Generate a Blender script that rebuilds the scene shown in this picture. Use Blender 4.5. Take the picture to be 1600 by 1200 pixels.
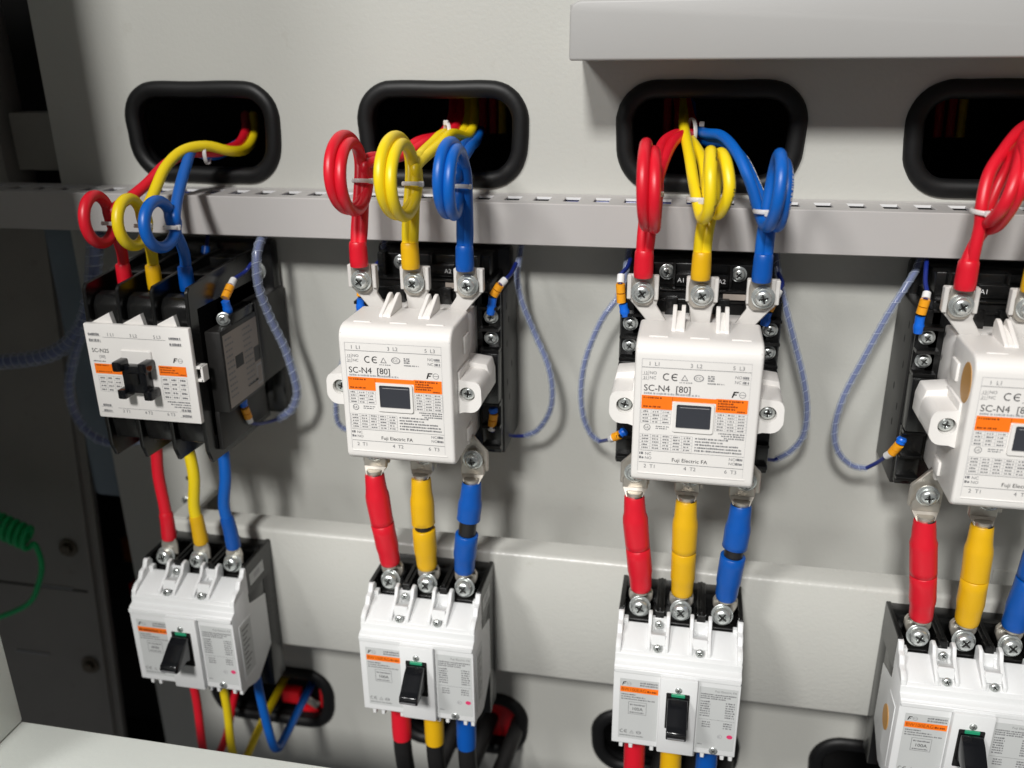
import bpy, bmesh, math, random
from mathutils import Vector, Matrix
from math import sin, cos, pi, radians
random.seed(4)
MM = 0.001
sc = bpy.context.scene
for o in list(bpy.data.objects): bpy.data.objects.remove(o)
COL = sc.collection

# ------------------------------------------------------------------ camera
F_PX, CX, CY, CZ = 1395.08, 386.696, -555.733, 190.152
YAW, PITCH, ROLL = 0.2016, 0.3649, -0.0108
fwd = Vector((-sin(YAW)*cos(PITCH), cos(YAW)*cos(PITCH), -sin(PITCH)))
right0 = Vector((cos(YAW), sin(YAW), 0)); up0 = right0.cross(fwd)
rt = cos(ROLL)*right0 + sin(ROLL)*up0; up = -sin(ROLL)*right0 + cos(ROLL)*up0
cam = bpy.data.objects.new('camera', bpy.data.cameras.new('camera')); COL.objects.link(cam)
cam.matrix_world = Matrix.Translation(Vector((CX, CY, CZ))*MM) @ Matrix((rt, up, -fwd)).transposed().to_4x4()
cam.data.sensor_width = 36; cam.data.lens = F_PX/1600*36
cam.data.clip_start = 0.01; cam.data.clip_end = 50
cam.data.dof.use_dof = True; cam.data.dof.focus_distance = 0.50; cam.data.dof.aperture_fstop = 5.2
sc.camera = cam

# ------------------------------------------------------------------ light
w = bpy.data.worlds.new('World'); sc.world = w; w.use_nodes = True
bg = w.node_tree.nodes['Background']; bg.inputs[0].default_value = (.95, .97, 1, 1); bg.inputs[1].default_value = 0.09
def area(name, loc, target, size, power, col):
    d = bpy.data.lights.new(name, 'AREA'); d.shape = 'RECTANGLE'; d.size, d.size_y = size; d.energy = power; d.color = col
    o = bpy.data.objects.new(name, d); COL.objects.link(o)
    v = Vector(target) - Vector(loc); o.location = loc; o.rotation_euler = v.to_track_quat('-Z', 'Z').to_euler()
area('ceiling_lamp', (0.03, -3.1, 2.45), (0.3, 0, -.1), (0.46, 0.5), 130, (1, .985, .96))
area('ceiling_lamp_far', (-1.7, -3.2, 2.75), (0.3, 0, -.1), (0.75, 0.6), 86, (1, .985, .965))
sc.view_settings.view_transform = 'Standard'; sc.view_settings.look = 'None'
sc.view_settings.exposure = 0; sc.view_settings.gamma = 1
sc.cycles.use_denoising = True
sc.cycles.max_bounces = 8; sc.cycles.transparent_max_bounces = 16

# ------------------------------------------------------------------ materials
def lin(c): 
    c /= 255; return c/12.92 if c <= .04045 else ((c+.055)/1.055)**2.4
def mat(name, rgb, rough=.5, metal=0, var=.06, scale=40, bump=0, bscale=600, alpha=1, coat=0, spec=.5, stain=0):
    m = bpy.data.materials.new(name); m.use_nodes = True; nt = m.node_tree; b = nt.nodes['Principled BSDF']
    c = tuple(lin(x) for x in rgb)
    tc = nt.nodes.new('ShaderNodeTexCoord')
    n = nt.nodes.new('ShaderNodeTexNoise'); n.inputs['Scale'].default_value = scale; n.inputs['Detail'].default_value = 4
    nt.links.new(tc.outputs['Object'], n.inputs['Vector'])
    mx = nt.nodes.new('ShaderNodeMix'); mx.data_type = 'RGBA'
    mx.inputs[6].default_value = tuple(x*(1-var) for x in c)+(1,); mx.inputs[7].default_value = tuple(min(1, x*(1+var)) for x in c)+(1,)
    nt.links.new(n.outputs['Fac'], mx.inputs[0]); nt.links.new(mx.outputs[2], b.inputs['Base Color'])
    mr = nt.nodes.new('ShaderNodeMapRange'); mr.inputs[3].default_value = max(.02, rough-.06); mr.inputs[4].default_value = min(1, rough+.08)
    nt.links.new(n.outputs['Fac'], mr.inputs[0]); nt.links.new(mr.outputs[0], b.inputs['Roughness'])
    if stain:
        n3 = nt.nodes.new('ShaderNodeTexNoise'); n3.inputs['Scale'].default_value = scale*7; n3.inputs['Detail'].default_value = 6; n3.inputs['Roughness'].default_value = .7
        nt.links.new(tc.outputs['Object'], n3.inputs['Vector'])
        rp = nt.nodes.new('ShaderNodeMapRange'); rp.inputs[1].default_value = .6; rp.inputs[2].default_value = .75; rp.inputs[3].default_value = 0; rp.inputs[4].default_value = stain
        nt.links.new(n3.outputs['Fac'], rp.inputs[0])
        m2 = nt.nodes.new('ShaderNodeMix'); m2.data_type = 'RGBA'; m2.inputs[7].default_value = (c[0]*.62, c[1]*.58, c[2]*.5, 1)
        nt.links.new(mx.outputs[2], m2.inputs[6]); nt.links.new(rp.outputs[0], m2.inputs[0]); nt.links.new(m2.outputs[2], b.inputs['Base Color'])
    b.inputs['Metallic'].default_value = metal; b.inputs['Alpha'].default_value = alpha
    b.inputs['Coat Weight'].default_value = coat; b.inputs['Specular IOR Level'].default_value = spec
    if bump:
        n2 = nt.nodes.new('ShaderNodeTexNoise'); n2.inputs['Scale'].default_value = bscale; n2.inputs['Detail'].default_value = 3
        nt.links.new(tc.outputs['Object'], n2.inputs['Vector'])
        bp = nt.nodes.new('ShaderNodeBump'); bp.inputs['Strength'].default_value = bump; bp.inputs['Distance'].default_value = .0006
        nt.links.new(n2.outputs['Fac'], bp.inputs['Height']); nt.links.new(bp.outputs[0], b.inputs['Normal'])
    return m
M = dict(
 plate=mat('cream_enamel', (187,187,181), .42, bump=.24, bscale=420, var=.035, scale=9, stain=.22),
 rail=mat('grey_enamel', (194,194,188), .3, bump=.36, bscale=420, var=.02, scale=12, stain=.18),
 duct=mat('grey_pvc', (180,177,175), .45, bump=.04, var=.03, scale=25),
 cover=mat('pale_grey_pvc', (168,167,165), .45, bump=.05, var=.02, scale=14),
 frame=mat('white_frame_paint', (220,224,218), .45, bump=.1, bscale=400, var=.03, scale=12),
 dark=mat('dark_enamel', (152,148,142), .5, bump=.12, bscale=500, var=.16, scale=14, stain=.5),
 navy=mat('dark_blue_grey_steel', (128,142,154), .38, var=.1),
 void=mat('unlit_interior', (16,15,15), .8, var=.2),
 rubber=mat('black_rubber', (13,13,14), .5, var=.12, bump=.05, spec=.35),
 white=mat('white_plastic', (233,230,226), .38, bump=.03, bscale=900, var=.02, scale=55, stain=.12),
 bwhite=mat('breaker_white_plastic', (224,225,225), .4, bump=.03, bscale=900, var=.02, scale=60, stain=.14),
 black=mat('black_plastic', (19,19,19), .24, var=.15, bump=.05, bscale=900),
 black2=mat('matt_black_plastic', (30,29,28), .42, var=.1, bump=.08, bscale=900),
 window=mat('charcoal_plastic', (58,60,66), .36, var=.05),
 glossy=mat('gloss_black', (16,17,20), .16, var=.1),
 steel=mat('zinc_screw', (205,209,207), .24, .72, var=.08, scale=300),
 tin=mat('tinned_copper', (196,190,180), .34, .75, var=.1, scale=160),
 tab=mat('satin_terminal', (206,203,199), .4, 0, var=.05, scale=100),
 bolt=mat('dull_bolt', (112,104,92), .45, .9, var=.15, scale=200),
 red=mat('red_pvc', (214,22,42), .38, var=.05), yellow=mat('yellow_pvc', (238,208,22), .38, var=.04), blue=mat('blue_pvc', (4,92,182), .38, var=.06),
 red_s=mat('red_sleeve', (212,22,42), .36, var=.06, bump=.05, bscale=200), yellow_s=mat('amber_sleeve', (222,172,12), .38, var=.06, bump=.05, bscale=200), blue_s=mat('blue_sleeve', (2,80,166), .36, var=.06, bump=.05, bscale=200),
 cable=mat('black_cable', (26,25,25), .4, var=.1),
 navywire=mat('navy_wire', (22,40,120), .3, var=.08),
 wrap=mat('clear_wrap', (176,188,214), .12, alpha=.34, var=.03, spec=.8),
 wrap_edge=mat('clear_wrap_edge', (205,212,228), .3, alpha=.6, var=.03),
 nylon=mat('nylon_tie', (226,224,222), .35, alpha=.7, var=.03),
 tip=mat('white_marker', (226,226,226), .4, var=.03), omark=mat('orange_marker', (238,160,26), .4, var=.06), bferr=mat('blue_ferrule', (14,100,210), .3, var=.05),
 orange=mat('orange_print', (255,124,22), .42, var=.02), ink=mat('grey_ink', (124,124,126), .5, var=.05), inkb=mat('black_ink', (44,44,46), .5, var=.05), inkl=mat('light_ink', (172,172,174), .5, var=.05),
 label=mat('silver_label', (197,199,198), .42, var=.02), label2=mat('taupe_label', (160,150,141), .45, var=.05),
 oink=mat('brown_ink', (140,54,12), .5, var=.05),
 green=mat('green_pvc', (20,200,115), .3, var=.08), lens=mat('green_flag', (40,150,110), .3), pink=mat('pink_dot', (222,60,112), .4),
 tan=mat('tan_sticker', (196,142,62), .45, var=.05), busred=mat('red_bus_insulation', (214,16,30), .4, var=.05), amber=mat('copper_bar', (160,96,40), .4, .6),
)

# ------------------------------------------------------------------ mesh helpers (millimetres)
class MB:
    def __init__(s): s.bm = bmesh.new(); s.mats = []; s.cur = 0
    def m(s, key):
        if key not in s.mats: s.mats.append(key)
        s.cur = s.mats.index(key); return s
    def add(s, tb):
        bmesh.ops.recalc_face_normals(tb, faces=tb.faces)
        s._put(tb)
    def _put(s, tb):
        for f in tb.faces: f.material_index = s.cur
        me = bpy.data.meshes.new('t'); tb.to_mesh(me); tb.free(); s.bm.from_mesh(me); bpy.data.meshes.remove(me)
    def box(s, x0, x1, y0, y1, z0, z1, b=0, seg=2, rot=None, piv=None):
        tb = bmesh.new(); bmesh.ops.create_cube(tb, size=1)
        for v in tb.verts: v.co = Vector(((x0+x1)/2+v.co.x*(x1-x0), (y0+y1)/2+v.co.y*(y1-y0), (z0+z1)/2+v.co.z*(z1-z0)))
        if b: bmesh.ops.bevel(tb, geom=list(tb.edges), offset=b, segments=seg, affect='EDGES', profile=.5)
        if rot:
            p = Vector(piv if piv else ((x0+x1)/2, (y0+y1)/2, (z0+z1)/2))
            R = Matrix.Rotation(radians(rot[1]), 3, rot[0])
            for v in tb.verts: v.co = R @ (v.co-p) + p
        s.add(tb); return s
    def prism(s, pts, axis, a, b_, bev=0, seg=2):
        tb = bmesh.new()
        def mk(p, t): return {'x': (t, p[0], p[1]), 'y': (p[0], t, p[1]), 'z': (p[0], p[1], t)}[axis]
        A = [tb.verts.new(mk(p, a)) for p in pts]; B = [tb.verts.new(mk(p, b_)) for p in pts]; n = len(pts)
        tb.faces.new(A); tb.faces.new(B[::-1])
        for i in range(n): tb.faces.new((A[i], B[i], B[(i+1) % n], A[(i+1) % n]))
        bmesh.ops.recalc_face_normals(tb, faces=tb.faces)
        if bev: bmesh.ops.bevel(tb, geom=list(tb.edges), offset=bev, segments=seg, affect='EDGES', profile=.5)
        s.add(tb); return s
    def ringplate(s, outer, inner, a, b_, axis='y', floor=None):
        tb = bmesh.new(); n = len(outer)
        def mk(p, t): return (p[0], t, p[1]) if axis == 'y' else (t, p[0], p[1])
        L = [[tb.verts.new(mk(p, t)) for p in ps] for ps, t in ((outer, a), (inner, a), (outer, b_), (inner, b_))]
        for i in range(n):
            j = (i+1) % n
            for P, Q in ((0, 1), (2, 3), (0, 2), (1, 3)): tb.faces.new((L[P][i], L[P][j], L[Q][j], L[Q][i]))
        s.add(tb); return s
    def tube(s, pts, r, n=12, ry=None, caps=True):
        """pts: Vectors; r: float or list"""
        tb = bmesh.new(); fr = frames(pts); rings = []
        for i, (p, a, b) in enumerate(fr):
            rr = r[i] if isinstance(r, (list, tuple)) else r
            rings.append([tb.verts.new(p + a*rr*cos(2*pi*k/n) + b*rr*sin(2*pi*k/n)) for k in range(n)])
        for A, B in zip(rings, rings[1:]):
            for k in range(n): tb.faces.new((A[k], A[(k+1) % n], B[(k+1) % n], B[k]))
        if caps: tb.faces.new(rings[0][::-1]); tb.faces.new(rings[-1])
        s.add(tb); return s
    def ring(s, pts, rx, ry=None, n=8):
        """closed tube through pts"""
        tb = bmesh.new(); N = len(pts); rings = []
        for i in range(N):
            t = (pts[(i+1) % N]-pts[i-1]).normalized(); c = sum(pts, Vector())/N
            o = (pts[i]-c); o -= t*o.dot(t); o.normalize(); b = t.cross(o)
            rings.append([tb.verts.new(pts[i] + o*rx*cos(2*pi*k/n) + b*(ry or rx)*sin(2*pi*k/n)) for k in range(n)])
        for i in range(N):
            A, B = rings[i], rings[(i+1) % N]
            for k in range(n): tb.faces.new((A[k], A[(k+1) % n], B[(k+1) % n], B[k]))
        s.add(tb); return s
    def lathe(s, prof, c, d, n=20):
        """prof: (radius, height along d) list"""
        tb = bmesh.new(); d = Vector(d).normalized(); c = Vector(c)
        a = d.orthogonal().normalized(); b = d.cross(a); rings = []
        for r, h in prof: rings.append([tb.verts.new(c + d*h + (a*cos(2*pi*k/n)+b*sin(2*pi*k/n))*max(r, .01)) for k in range(n)])
        for A, B in zip(rings, rings[1:]):
            for k in range(n): tb.faces.new((A[k], A[(k+1) % n], B[(k+1) % n], B[k]))
        tb.faces.new(rings[0]); tb.faces.new(rings[-1]); s.add(tb); return s
    def rect(s, x0, x1, z0, z1, y):
        tb = bmesh.new(); tb.faces.new([tb.verts.new(p) for p in ((x0, y, z0), (x1, y, z0), (x1, y, z1), (x0, y, z1))]); s._put(tb); return s
    def quad(s, pts):
        tb = bmesh.new(); tb.faces.new([tb.verts.new(p) for p in pts]); s._put(tb); return s
    def poly(s, pts, y):
        tb = bmesh.new(); tb.faces.new([tb.verts.new((p[0], y, p[1])) for p in pts]); s._put(tb); return s
    def arc(s, cx, cz, r, a0, a1, wd, y, n=16, sx=1):
        for i in range(n):
            t0, t1 = radians(a0+(a1-a0)*i/n), radians(a0+(a1-a0)*(i+1)/n); q = []
            for rr, t in ((r-wd, t0), (r, t0), (r, t1), (r-wd, t1)): q.append((cx+sx*rr*cos(t), y, cz+rr*sin(t)))
            if a1 > a0: q = q[::-1]
            s.quad(q)
        return s
    def text(s, body, x, z, h, y, align='LEFT', sx=1, shear=0, bold=0):
        c = bpy.data.curves.new('t', 'FONT'); c.body = body; c.size = 1; c.align_x = align; c.shear = shear; c.offset = bold; c.resolution_u = 3
        o = bpy.data.objects.new('t', c); me = bpy.data.meshes.new_from_object(o)
        k = h/.70; tb = bmesh.new(); tb.from_mesh(me)
        for v in tb.verts: v.co = Vector((x + v.co.x*k*sx, y, z + v.co.y*k))
        s._put(tb); bpy.data.objects.remove(o); bpy.data.curves.remove(c); bpy.data.meshes.remove(me); return s
    def lines(s, x0, x1, z, h, y, seed=0):
        """print too small to read: a row of little ink marks"""
        R = random.Random(seed*977+int(z*31)+int(x0*7)); x = x0
        while x < x1-.3:
            wd = min(R.uniform(.35, 1.3), x1-x); s.rect(x, x+wd, z, z+h*R.uniform(.75, 1), y); x += wd+R.choice((.18, .22, .3, .6))
        return s
    def build(s, name, parent=None, origin=(0, 0, 0), angle=35):
        o_ = Vector(origin)
        for v in s.bm.verts: v.co = (v.co-o_)*MM
        me = bpy.data.meshes.new(name); s.bm.to_mesh(me); s.bm.free()
        for k in s.mats: me.materials.append(M[k])
        me.polygons.foreach_set('use_smooth', [True]*len(me.polygons)); me.set_sharp_from_angle(angle=radians(angle))
        o = bpy.data.objects.new(name, me); COL.objects.link(o)
        if parent: o.parent = parent
        else: o.location = o_*MM
        return o

def split(mb, x):
    out = []
    for s in (-1, 1):
        n = MB(); n.mats = list(mb.mats); n.bm.free(); n.bm = mb.bm.copy()
        bmesh.ops.delete(n.bm, geom=[f for f in n.bm.faces if (f.calc_center_median().x-x)*s < 0], context='FACES'); out.append(n)
    return out
def V(p): return Vector(p)
def frames(pts):
    out = []; a = None
    for i, p in enumerate(pts):
        t = (pts[min(i+1, len(pts)-1)]-pts[max(i-1, 0)]).normalized()
        if a is None: a = t.orthogonal().normalized()
        a = (a - t*a.dot(t)).normalized(); out.append((p, a, t.cross(a)))
    return out
def spline(pts, n=8):
    P = [V(p) for p in pts]; P = [P[0]*2-P[1]]+P+[P[-1]*2-P[-2]]; out = []
    for i in range(1, len(P)-2):
        p0, p1, p2, p3 = P[i-1:i+3]
        for k in range(n):
            t = k/n
            out.append(.5*((2*p1)+(p2-p0)*t+(2*p0-5*p1+4*p2-p3)*t*t+(3*p1-p0-3*p2+p3)*t**3))
    out.append(P[-2]); return out
def rrect(x0, x1, z0, z1, r, n=6):
    out = []
    for cx, cz, a in ((x1-r, z1-r, 0), (x0+r, z1-r, 90), (x0+r, z0+r, 180), (x1-r, z0+r, 270)):
        for k in range(n+1): t = radians(a+90*k/n); out.append((cx+r*cos(t), cz+r*sin(t)))
    return out
def circ(cx, cz, r, n=28, a0=0): return [(cx+r*cos(2*pi*k/n+a0), cz+r*sin(2*pi*k/n+a0)) for k in range(n)]
def empty(name, loc, label, cat, group=None):
    o = bpy.data.objects.new(name, None); o.empty_display_size = .01; COL.objects.link(o); o.location = Vector(loc)*MM
    return tag(o, label, cat, group)
def tag(o, label, cat, group=None):
    o['label'] = label; o['category'] = cat
    if group: o['group'] = group
    return o
def struct(o): o['kind'] = 'structure'; return o
KIDS = {}
def kids(o): return [c for c in COL.objects if c.parent == o]
def copy_tree(o, parent=None):
    c = o.copy(); COL.objects.link(c); c.parent = parent
    for ch in kids(o): copy_tree(ch, c)
    return c
def screw(mb, c, d=(0, -1, 0), r=4.2, h=2.6, washer=0, cross=True, key='steel', flange=None):
    d = V(d).normalized(); c = V(c); mb.m(key)
    if washer: mb.lathe([(washer, 0), (washer, .9), (washer*.93, 1.1)], c, d, 24); c = c+d*1.1
    if flange: mb.lathe([(flange, 0), (flange*.96, .5)], c, d, 24); c = c+d*.5
    mb.lathe([(r, 0), (r, h*.45), (r*.9, h*.75), (r*.66, h*.95), (r*.42, h), (r*.36, h*.72), (r*.12, h*.45)], c, d, 20)
    if cross:
        a = d.orthogonal().normalized(); b = d.cross(a); t = random.uniform(0, pi); a, b = a*cos(t)+b*sin(t), b*cos(t)-a*sin(t)
        mb.m('black2')
        for u, v in ((a, b), (b, a)):
            p = c+d*(h*1.005); q = [p+u*r*.55+v*r*.1, p-u*r*.55+v*r*.1, p-u*r*.55-v*r*.1, p+u*r*.55-v*r*.1]
            tb = bmesh.new(); f = tb.faces.new([tb.verts.new(x) for x in q]); f.normal_update()
            if f.normal.dot(d) < 0: f.normal_flip()
            mb._put(tb)
        mb.m(key)
CC = [68.9+k*162.66 for k in range(4)]         # the four column centres

# ------------------------------------------------------------------ mounting plate with cable holes
HOLES = [(CC[k]-57, CC[k]+55, 104.7, 169.3) for k in range(4)] + [(CC[k]-62, CC[k]+53, -348, -288) for k in range(4)]
def plate_obj():
    tb = bmesh.new(); loops = [[(-45, -470), (834, -470), (834, 455), (-45, 455)]]
    for x0, x1, z0, z1 in HOLES: loops.append(rrect(x0+5, x1-5, z0+5, z1-5, 20))
    ed = []
    for L in loops:
        vs = [tb.verts.new((x, 0, z)) for x, z in L]
        ed += [tb.edges.new((vs[i], vs[(i+1) % len(vs)])) for i in range(len(vs))]
    bmesh.ops.triangle_fill(tb, use_beauty=True, use_dissolve=False, edges=ed)
    ret = bmesh.ops.extrude_face_region(tb, geom=list(tb.faces))
    for v in [g for g in ret['geom'] if isinstance(g, bmesh.types.BMVert)]: v.co.y = 2.3
    mb = MB().m('plate'); mb.add(tb); return mb
plate = empty('mounting_plate', (0, 0, 0), 'large cream enamelled steel back plate carrying all the devices', 'panel')
plate_obj().build('sheet', plate)
for i, (x0, x1, z0, z1) in enumerate(HOLES):
    mb = MB().m('rubber'); P = []
    cx_ = (x0+x1)/2; hz = z1-z0
    for x, z in rrect(x0+4.8, x1-4.8, z0+5.2, z1-5.2, 20, 10):
        x = cx_+(x-cx_)*(1-.07*(z1-z)/hz)
        P.append(V((x+random.uniform(-.1, .1), -.2, z+random.uniform(-.1, .1))))
    # densify the straights so the rubber edge waves a little
    Q = []
    for a, b in zip(P, P[1:]+P[:1]):
        k = max(1, int((b-a).length/6))
        for j in range(k):
            p = a.lerp(b, j/k); 
            if 0 < j: p += V((0, 0, .22*sin(j*.8+i))) if abs(a.z-b.z) < 2 else V((.2*sin(j+i), 0, 0))
            Q.append(p)
    mb.ring(Q, 5.3, 4.2, 14); mb.ring([p+V((0, 6, 0)) for p in Q], 4.9, 7, 10)
    o = mb.build('rubber_edging', plate, angle=60)
# small fixings in the plate
mb = MB(); screw(mb, (14, -.2, -139.5), r=4, h=3); mb.build('plate_screw', plate)
mb = MB().m('void'); mb.lathe([(1.7, 0), (1.7, .15)], (16.9, 0, -121), (0, -1, 0), 14); mb.build('drilled_hole', plate)
# cabinet shell behind and left of the plate
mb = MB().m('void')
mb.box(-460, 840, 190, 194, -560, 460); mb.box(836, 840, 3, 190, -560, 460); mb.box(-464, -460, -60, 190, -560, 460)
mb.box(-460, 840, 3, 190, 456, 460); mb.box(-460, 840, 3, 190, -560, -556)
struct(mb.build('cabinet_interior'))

# ------------------------------------------------------------------ slotted wiring duct
duct = empty('wiring_duct', (300, 0, 90), 'long grey slotted wiring duct running across above all the contactors', 'wiring duct')
og = (300, 0, 90); Y0, Z0, Z1 = -36.9, 77.2, 102.1
mb = MB().m('duct'); mb.box(-300, 800, Y0, Y0+2, Z0, Z1, .5, 1); mb.build('duct_cover', duct, og)
mb = MB().m('duct')
mb.box(-300, -46, -2.4, -.4, Z0, Z1); mb.box(-46, 800, -2.4, -.4, Z0, Z1)
mb.box(-300, 800, Y0+2.2, -2.4, Z0, Z0+1.6)
mb.box(-300, 800, Y0+2.1, -26, Z1-1.9, Z1-.2); mb.box(-300, 800, -10.5, -2.4, Z1-1.9, Z1-.2)
x = -296
while x < 795:
    mb.box(x, x+9.0, -26, -10.3, Z1-1.9, Z1-.25, .3, 1); x += 18.1
mb.m('tip').box(-300, 800, -10.9, -10.4, Z1-1.7, Z1-.3); mb.m('void').box(-300, 800, -10.8, -10.45, Z1-9, Z1-1.75)  # black strip below the white slot edge paints in the duct's unlit inside
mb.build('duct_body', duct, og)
wires = empty('wire_bundle', (300, -15, 88), 'blue control wires lying inside the grey slotted duct', 'wires')
mb = MB().m('navywire')
for k in range(6):
    y = -29+k*4.2; z = 95.5+1.6*sin(k*2.1)
    mb.tube(spline([(x, y+2*sin(x*.03+k), z+2.0*sin(x*.021+k*1.7)) for x in range(-290, 800, 45)], 4), 1.5, 8)
mb.build('wires', wires, (300, -15, 88))

# ------------------------------------------------------------------ cover box at the top right
cb = empty('cover_box', (560, 0, 199), 'long pale grey cover box fixed at the top right of the plate', 'cover')
mb = MB().m('cover'); mb.prism([(317.5, 181), (800, 181), (800, 210.5), (324, 210.5), (321, 210), (318.6, 208), (317.6, 205)], 'y', -58, -52, 1.4, 3); mb.build('lid', cb, (560, 0, 199))
mb = MB().m('cover'); mb.box(317, 800, -51.9, -.4, 182.2, 209, .6, 1); mb.build('box_body', cb, (560, 0, 199))

# ------------------------------------------------------------------ breaker mounting rail
rail = empty('mounting_rail', (300, 0, -180), 'wide pale grey steel rail behind the row of circuit breakers', 'rail')
og = (300, 0, -180); KY, KT, KB = -48, -129.3, -228.8
prof = []
def hat(t):
    return [(KY+18, KT-t), (KY+4, KT-t)]
mb = MB().m('rail')
mb.prism([(-29, KT), (KY+3.5, KT), (KY+1.2, KT-.8), (KY, KT-3), (KY, KB+3), (KY+1.2, KB+.8), (KY+3.5, KB), (-29, KB), (-29, KB+2.3), (KY+4, KB+2.3), (KY+2.3, KB+4), (KY+2.3, KT-4), (KY+4, KT-2.3), (-29, KT-2.3)], 'x', 28, 800)
mb.build('channel', rail, og, 50)
for bx in (29, 610):
    mb = MB().m('rail'); mb.box(bx, bx+13, -46, -.3, KT-2, KT-.4 if bx > 100 else KT+1.6, .4, 1)
    mb.box(bx, bx+2.3, -45, -.3, KB+6, KT-2.2); mb.box(bx-16, bx, -2.6, -.3, KB+8, KT-6)
    mb.build('bracket', rail, og)

# ------------------------------------------------------------------ printing helpers
def brand(mb, x, z, h, y):
    """the maker's F and ring emblem"""
    mb.m('black'); k = h
    mb.poly([(x, z), (x+.22*k, z), (x+.34*k, z+.40*k), (x+.72*k, z+.40*k), (x+.78*k, z+.58*k), (x+.40*k, z+.58*k), (x+.46*k, z+.80*k), (x+1.0*k, z+.80*k), (x+1.06*k, z+k), (x+.3*k, z+k)], y)
    mb.m('ink'); mb.arc(x+1.6*k, z+.5*k, .5*k, 0, 360, .07*k, y, 20); mb.rect(x+1.1*k, x+2.1*k, z+.46*k, z+.53*k, y)
def ce(mb, x, z, h, y):
    mb.m('inkb'); r = h/2
    mb.arc(x+r, z+r, r, 55, 305, h*.13, y, 16); mb.arc(x+r+h*1.08, z+r, r, 55, 305, h*.13, y, 16); mb.rect(x+h*1.12, x+h*1.75, z+r-h*.065, z+r+h*.065, y)
def tri(mb, x, z, h, y, wd=.3):
    mb.m('ink'); a, b, c = (x, z), (x+h*1.1, z), (x+h*.55, z+h); m_ = (x+h*.55, z+h*.36)
    for p, q in ((a, b), (b, c), (c, a)):
        p2 = (p[0]+(m_[0]-p[0])*wd, p[1]+(m_[1]-p[1])*wd); q2 = (q[0]+(m_[0]-q[0])*wd, q[1]+(m_[1]-q[1])*wd)
        mb.poly([p, q, q2, p2], y)
def grid(mb, x0, x1, z0, z1, nx, nz, y, key='inkl', fill=True, seed=1):
    mb.m(key)
    for i in range(nx+1): x = x0+(x1-x0)*i/nx; mb.rect(x-.07, x+.07, z0, z1, y)
    for i in range(nz+1): z = z0+(z1-z0)*i/nz; mb.rect(x0, x1, z-.07, z+.07, y+.01)
    if fill:
        mb.m('ink'); h = (z1-z0)/nz
        for i in range(nx):
            for j in range(nz):
                xa = x0+(x1-x0)*i/nx; wd = (x1-x0)/nx
                mb.lines(xa+wd*.18, xa+wd*.8, z0+h*j+h*.3, h*.42, y, seed+i*3+j)

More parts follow.
